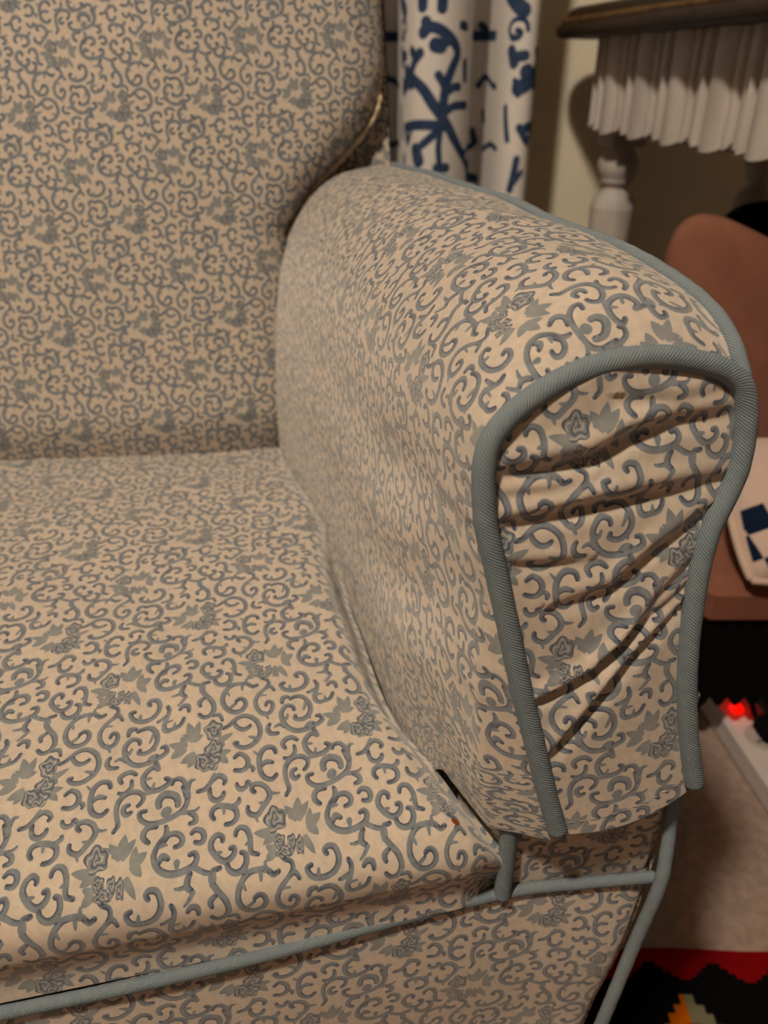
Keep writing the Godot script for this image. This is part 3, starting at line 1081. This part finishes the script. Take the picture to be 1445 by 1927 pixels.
func side_table() -> void:
	var o := thing("side_table", "dark-topped side table with white carved fluted apron and turned legs", "table", tb(0.35, -0.2, 0.0))
	part("tabletop", top_slab([Vector2(-0.2, 0.8020), Vector2(0.02, 0.8020), Vector2(0.040, 0.8030), Vector2(0.046, 0.8080), Vector2(0.046, 0.8170), Vector2(0.040, 0.8230), Vector2(0.032, 0.8250), Vector2(0.031, 0.8330), Vector2(0.026, 0.8410), Vector2(0.016, 0.8460), Vector2(0.0, 0.8470), Vector2(-0.2, 0.8470)]), M.wood, o)
	part("gilt_line", top_slab([Vector2(0.036, 0.8225), Vector2(0.0395, 0.8245), Vector2(0.038, 0.8285), Vector2(0.0315, 0.8310), Vector2(0.028, 0.8290)]), M.gilt, o)
	# linenfold apron along the long side
	var period := 0.1035
	var relief := func(s: float) -> Vector2:
		# (depth, how far the foot hangs)
		var f := fposmod(s + 0.03, period) / period
		if f < 0.46:
			var w := sin(PI * f / 0.46)
			return Vector2(0.003 + 0.011 * sqrt(w), 0.007 * pow(w, 0.5))
		if f < 0.60:
			var w := sin(PI * (f - 0.46) / 0.14)
			return Vector2(0.002 + 0.005 * sqrt(w), -0.002 + 0.004 * w)
		if f < 0.68:
			return Vector2(0.001, -0.006)
		if f < 0.86:
			var w := sin(PI * (f - 0.68) / 0.18)
			return Vector2(0.001 + 0.006 * sqrt(w), -0.003 + 0.003 * w)
		var w := sin(PI * (f - 0.86) / 0.14)
		return Vector2(0.002 + 0.012 * w, 0.003 * w)
	var apron := func(u: float, v: float) -> Vector3:
		var s := lerpf(0.028, 0.90, u)
		var r: Vector2 = relief.call(s)
		var lap := smoothstep(1.0, 0.9, v)
		if v < 0.86:
			return tb(s, r.x, lerpf(0.676 - r.y, 0.802, v / 0.86))
		return tb(s, r.x, 0.802)
	var depth := func(u: float, v: float) -> Vector3:
		var s := lerpf(0.028, 0.90, u)
		var r: Vector2 = relief.call(s)
		return tb(s, lerpf(r.x, -0.022, v), 0.676 - r.y)
	part("apron", sheet(740, 8, apron, func(u, v, p): return Vector2(u * 6, v)), M.paint, o)
	part("apron", sheet(740, 2, depth, func(u, v, p): return Vector2(u * 6, v), true), M.paint, o)
	part("apron_back", block(Vector3(0.028, 0.685, -0.024), Vector3(0.90, 0.797, -0.010), 0.002, Basis(Vector3(0.165, 0, 0.986), Vector3.UP, Vector3(-0.986, 0, 0.165)), tb(0, 0, 0)), M.paint, o)
	part("apron_end", block(Vector3(0.028, 0.680, -0.35), Vector3(0.046, 0.797, -0.020), 0.002, Basis(Vector3(0.165, 0, 0.986), Vector3.UP, Vector3(-0.986, 0, 0.165)), tb(0, 0, 0)), M.paint, o)
	part("apron_far", block(Vector3(0.028, 0.680, -0.36), Vector3(0.90, 0.797, -0.34), 0.002, Basis(Vector3(0.165, 0, 0.986), Vector3.UP, Vector3(-0.986, 0, 0.165)), tb(0, 0, 0)), M.paint, o)
	var prof := [Vector2(0.001, 0.0), Vector2(0.018, 0.0), Vector2(0.026, 0.03), Vector2(0.020, 0.07), Vector2(0.016, 0.09), Vector2(0.024, 0.10), Vector2(0.024, 0.112), Vector2(0.019, 0.125), Vector2(0.025, 0.25), Vector2(0.031, 0.42), Vector2(0.0365, 0.53), Vector2(0.0375, 0.553), Vector2(0.0375, 0.556), Vector2(0.035, 0.560), Vector2(0.0355, 0.564), Vector2(0.031, 0.573), Vector2(0.0235, 0.579), Vector2(0.0205, 0.583), Vector2(0.0205, 0.589), Vector2(0.026, 0.592), Vector2(0.0275, 0.596), Vector2(0.026, 0.600), Vector2(0.029, 0.603), Vector2(0.0325, 0.612), Vector2(0.0335, 0.620), Vector2(0.0315, 0.630), Vector2(0.025, 0.639), Vector2(0.022, 0.645), Vector2(0.022, 0.650), Vector2(0.001, 0.650)]
	for q in [[0.058, -0.042], [0.058, -0.31], [0.88, -0.068], [0.88, -0.31]]:
		var c := tb(q[0], q[1], 0)
		part("leg", lathe(prof, 28, c), M.paint, o)
		part("leg_block", block(Vector3(-0.03, 0.648, -0.03), Vector3(0.03, 0.795, 0.03), 0.003, Basis(Vector3(0.165, 0, 0.986), Vector3.UP, Vector3(-0.986, 0, 0.165)), c), M.paint, o)

# ---------------------------------------------------------------- the low chair under the table and what is on it
func pillow(c: Vector3, ax: Vector3, ay: Vector3, az: Vector3, round := 0.3, dip := 0.0) -> ArrayMesh:
	# a padded slab: half sizes ax, ay, half thickness az
	return sheet(48, 32, func(u, v):
		var w: float = TAU * u
		var e := round
		var x := signf(cos(w)) * pow(absf(cos(w)), e)
		var y := signf(sin(w)) * pow(absf(sin(w)), e)
		var k: float = -PI / 2 + PI * v
		var s := pow(absf(cos(k)), 0.35)
		return c + ax * x * s + ay * y * s * (1.0 - (dip * smoothstep(1.0, 0.35, absf(x)) if y > 0.0 else 0.0)) + az * signf(sin(k)) * pow(absf(sin(k)), 0.8), func(u, v, _p): return Vector2(u, v), false, true)

func low_chair() -> void:
	var o := thing("low_chair", "low terracotta upholstered chair with black fringed base under the white-aproned table", "chair", Vector3(0.62, 0, -0.82))
	part("backrest", pillow(Vector3(0.62, 0.427, -0.955), Vector3(0.275, 0, 0.0), Vector3(0, 0.20, -0.035), Vector3(0, 0.004, 0.035), 0.30, 0.30), M.terra, o)
	part("seat", block(Vector3(0.362, 0.202, -0.945), Vector3(0.88, 0.258, -0.70), 0.012), M.terra, o)
	part("seat_rail", block(Vector3(0.372, 0.13, -0.94), Vector3(0.87, 0.204, -0.71), 0.004), M.black, o)
	for q in [[0.39, -0.73], [0.85, -0.73], [0.39, -0.92], [0.85, -0.92]]:
		part("leg", lathe([Vector2(0.001, 0), Vector2(0.012, 0), Vector2(0.018, 0.13), Vector2(0.001, 0.13)], 16, Vector3(q[0], 0, q[1])), M.black, o)
	# scalloped fringe round the base
	var fr := sheet(200, 6, func(u, v):
		var x := lerpf(0.368, 0.875, u)
		var f := fposmod(x / 0.021, 1.0)
		return Vector3(x, lerpf(0.205, 0.094 - 0.012 * sin(PI * f), v), -0.705 + 0.004 * sin(PI * f) + 0.003 * v), func(u, v, _p): return Vector2(u, v))
	part("fringe", fr, M.black, o).set_meta("kind", "stuff")

func black_bag() -> void:
	var o := thing("bag", "soft black bag standing behind the terracotta chair under the table", "bag", Vector3(0.62, 0, -1.10))
	part("bag_body", pillow(Vector3(0.665, 0.303, -1.10), Vector3(0.215, 0, 0), Vector3(0, 0.303, -0.01), Vector3(0, 0, 0.06), 0.24), M.black, o)
	part("flap", pillow(Vector3(0.665, 0.50, -1.052), Vector3(0.19, 0, 0), Vector3(0, 0.10, -0.004), Vector3(0, 0.001, 0.012), 0.24), M.black, o)
	part("strap", tube([Vector3(0.54, 0.58, -1.06), Vector3(0.57, 0.60, -1.02), Vector3(0.665, 0.61, -1.0), Vector3(0.76, 0.60, -1.02), Vector3(0.79, 0.58, -1.06)], 0.009, 10, 40), M.black, o)

func checked_cushion() -> void:
	var o := thing("checked_cushion", "white cushion with navy checks and pale piping leaning on the terracotta chair", "cushion", Vector3(0.52, 0.23, -0.77))
	var w := 256
	var by := PackedByteArray()
	by.resize(w * w * 3)
	for y in w:
		for x in w:
			var fx := x / 256.0
			var fy := y / 256.0
			var c := Color(0.80, 0.72, 0.68)
			# checks set at a slant along the lower edge, 29 mm each
			var q := Vector2(fx * 0.30 - 0.027, (1.0 - fy) * 0.175 - 0.042).rotated(-0.3)
			var i := int(floor(q.x / 0.029 + 0.5))
			var j := int(floor(q.y / 0.029 + 0.5))
			if j < 2 and absi(i + j) % 2 == 1 and fy < 0.97 and fx > 0.022:
				c = Color(0.09, 0.13, 0.22)
			var k := (y * w + x) * 3
			by[k] = int(c.r * 255)
			by[k + 1] = int(c.g * 255)
			by[k + 2] = int(c.b * 255)
	var m := mat(Color(1, 1, 1), 0.95, 0.15)
	m.albedo_texture = pic(by, w, w)
	# the cushion's face: ex across, ey up its slope
	var foot := Vector3(0.390, 0.262, -0.697)
	var ex := Vector3(0.985, 0.0, 0.05).normalized()
	var ey := Vector3(0.02, 0.64, -0.77).normalized()
	var ez := ex.cross(ey).normalized()
	var W := 0.30
	var Hh := 0.175
	var face := func(u: float, v: float) -> Vector2:
		# a rounded square
		var x := u * 2.0 - 1.0
		var y := v * 2.0 - 1.0
		var r := 0.16
		return Vector2(x * (1.0 - r * 0.5 * y * y * absf(x)), y * (1.0 - r * 0.28 * x * x * absf(y)))
	var puffed := func(u: float, v: float, side: float) -> Vector3:
		var q: Vector2 = face.call(u, v)
		var e := (1.0 - pow(u * 2 - 1, 4)) * (1.0 - pow(v * 2 - 1, 4))
		return foot + ex * (q.x + 1.0) * W / 2 + ey * (q.y + 1.0) * Hh / 2 + ez * (side * 0.028 * pow(maxf(e, 0.0), 0.5) + 0.012)
	part("front", sheet(36, 30, func(u, v): return puffed.call(u, v, 1.0), func(u, v, _p): return Vector2(u, 1.0 - v)), m, o)
	part("back", sheet(24, 20, func(u, v): return puffed.call(u, v, -0.6), func(u, v, _p): return Vector2(0.1 + 0.01 * u, 0.2), true), m, o)
	var rim := []
	for k in 12:
		rim.append(puffed.call(k / 12.0, 0.0, 1.0))
	for k in 8:
		rim.append(puffed.call(1.0, k / 8.0, 1.0))
	for k in 12:
		rim.append(puffed.call(1.0 - k / 12.0, 1.0, 1.0))
	for k in 9:
		rim.append(puffed.call(0.0, 1.0 - k / 8.0, 1.0))
	part("piping", tube(rim, 0.0042, 8, 200), mat(Color(0.80, 0.72, 0.66), 0.9, 0.2), o)

# ---------------------------------------------------------------- floor things
func rug() -> void:
	var o := thing("kilim_rug", "flat-woven black and red kilim rug with stepped edge motifs beside the armchair", "rug", Vector3(0.4, 0, -0.05))
	# one texel is one millimetre and a half of cloth
	var w := 560
	var h := 480
	var x0 := 0.12
	var z0 := -0.441
	var by := PackedByteArray()
	by.resize(w * h * 3)
	var nz := FastNoiseLite.new()
	nz.frequency = 0.05
	for y in h:
		for x in w:
			var X := x0 + x * 0.0015
			var Z := z0 + y * 0.0015
			var d := Z - z0
			var red := Color(0.50, 0.035, 0.05)
			var black := Color(0.055, 0.05, 0.055)
			var c := red
			# stepped zigzag between the red border and the black field
			var f := absf(fposmod(X - 0.318 + 0.031, 0.062) - 0.031) / 0.031
			var lim: float = 0.013 + 0.021 * (floor(f * 5.0) / 5.0)
			if d > lim:
				c = black
			# stepped lozenges farther in
			var mx := fposmod(X - 0.282 + 0.08, 0.16) - 0.08
			var mz := d - 0.085
			var sx := floor(absf(mx) / 0.007)
			var sz := floor(absf(mz) / 0.0085)
			if sx + sz < 5.0:
				c = Color(0.72, 0.36, 0.03) if mx < -0.002 else Color(0.46, 0.45, 0.36)
			if sx + sz < 2.0:
				c = red
			if d > 0.17:
				var band := int(floor((d - 0.17) / 0.04)) % 4
				c = [red, black, Color(0.72, 0.36, 0.03), black][band]
			var rib := 0.92 + 0.08 * sin(y * PI) + 0.06 * nz.get_noise_2d(x * 0.3, y * 2.0) + 0.04 * ((y % 2) * 2 - 1)
			var k := (y * w + x) * 3
			by[k] = clampi(int(c.r * rib * 255), 0, 255)
			by[k + 1] = clampi(int(c.g * rib * 255), 0, 255)
			by[k + 2] = clampi(int(c.b * rib * 255), 0, 255)
	var m := mat(Color(1, 1, 1), 1.0, 0.1)
	m.albedo_texture = pic(by, w, h)
	m.texture_repeat = false
	var at := func(u: float, v: float, lift: float) -> Vector3:
		var z := z0 + v * 0.72 + 0.0016 * sin(u * 26.0) * (1.0 - v)
		return Vector3(x0 + u * 0.84, lift + 0.0006 * sin(u * 40.0 + v * 21.0), z)
	part("weave", sheet(80, 60, func(u, v): return at.call(u, v, 0.0065), func(u, v, _p): return Vector2(u, v)), m, o)
	part("edge", sheet(80, 2, func(u, v): return at.call(u, 0.0, 0.0065) * Vector3(1, 1.0 - v, 1) + Vector3(0, 0.0003, 0), func(u, v, _p): return Vector2(u, 0.0), true), m, o)

func power_strip() -> void:
	var o := thing("power_strip", "white plastic power strip with glowing red switch on the beige carpet", "power strip", Vector3(0.475, 0, -0.66))
	var ex := Vector3(0.994, 0, -0.11)
	var ez := Vector3(0.11, 0, 0.994)
	var bs := Basis(ex, Vector3.UP, ez)
	var at := Vector3(0.475, 0, -0.66)
	part("body", block(Vector3(-0.031, 0.0, -0.125), Vector3(0.031, 0.036, 0.15), 0.005, bs, at), M.white_plastic, o)
	for k in 3:
		var zc := -0.03 + k * 0.062
		part("socket", lathe([Vector2(0.0215, 0.0355), Vector2(0.0215, 0.0375), Vector2(0.019, 0.0375), Vector2(0.0185, 0.0362), Vector2(0.001, 0.0362)], 28, at + bs * Vector3(0, 0, zc)), mat(Color(0.70, 0.67, 0.66), 0.45, 0.5), o)
		part("socket_hole", block(Vector3(-0.0015, 0.0358, zc - 0.012), Vector3(0.0015, 0.0366, zc - 0.005), 0.0002, bs, at), M.black, o)
		part("socket_hole", block(Vector3(-0.010, 0.0358, zc + 0.004), Vector3(-0.004, 0.0366, zc + 0.0065), 0.0002, bs, at), M.black, o)
		part("socket_hole", block(Vector3(0.004, 0.0358, zc + 0.004), Vector3(0.010, 0.0366, zc + 0.0065), 0.0002, bs, at), M.black, o)
	part("fuse_cap", block(Vector3(0.004, 0.0355, 0.02), Vector3(0.022, 0.041, 0.036), 0.002, bs, at), M.dark_red, o)
	var glow := mat(Color(0.8, 0.05, 0.02), 0.3, 0.5)
	glow.emission_enabled = true
	glow.emission = Color(1.0, 0.045, 0.01)
	glow.emission_energy_multiplier = 0.85
	part("neon_switch", block(Vector3(-0.016, 0.034, -0.088), Vector3(0.0, 0.044, -0.071), 0.004, bs, at), glow, o)
	var l := OmniLight3D.new()
	l.name = "neon_light"
	l.light_color = Color(1.0, 0.06, 0.02)
	l.light_energy = 0.0002
	l.light_size = 0.01
	l.omni_range = 4.0
	l.omni_attenuation = 2.0
	l.shadow_enabled = true
	o.add_child(l, true)
	l.position = bs * Vector3(-0.008, 0.056, -0.079)
	part("cable", tube([at + bs * Vector3(0.0, 0.018, -0.124), at + bs * Vector3(0.0, 0.012, -0.17), at + bs * Vector3(0.03, 0.006, -0.25), at + bs * Vector3(0.12, 0.006, -0.30), at + bs * Vector3(0.3, 0.006, -0.33)], 0.0042, 10, 60), M.white_plastic, o)
	var p := thing("plug", "black mains plug pushed into the white power strip", "plug", at + bs * Vector3(0, 0.036, -0.03))
	part("plug_body", block(Vector3(-0.006, 0.0375, -0.052), Vector3(0.026, 0.060, -0.014), 0.006, bs, at), M.black, p)
	part("cord", tube([at + bs * Vector3(0.0, 0.05, -0.052), at + bs * Vector3(0.01, 0.052, -0.08), at + bs * Vector3(0.05, 0.03, -0.12), at + bs * Vector3(0.10, 0.006, -0.14), at + bs * Vector3(0.28, 0.005, -0.18)], 0.0035, 10, 60), M.black, p)
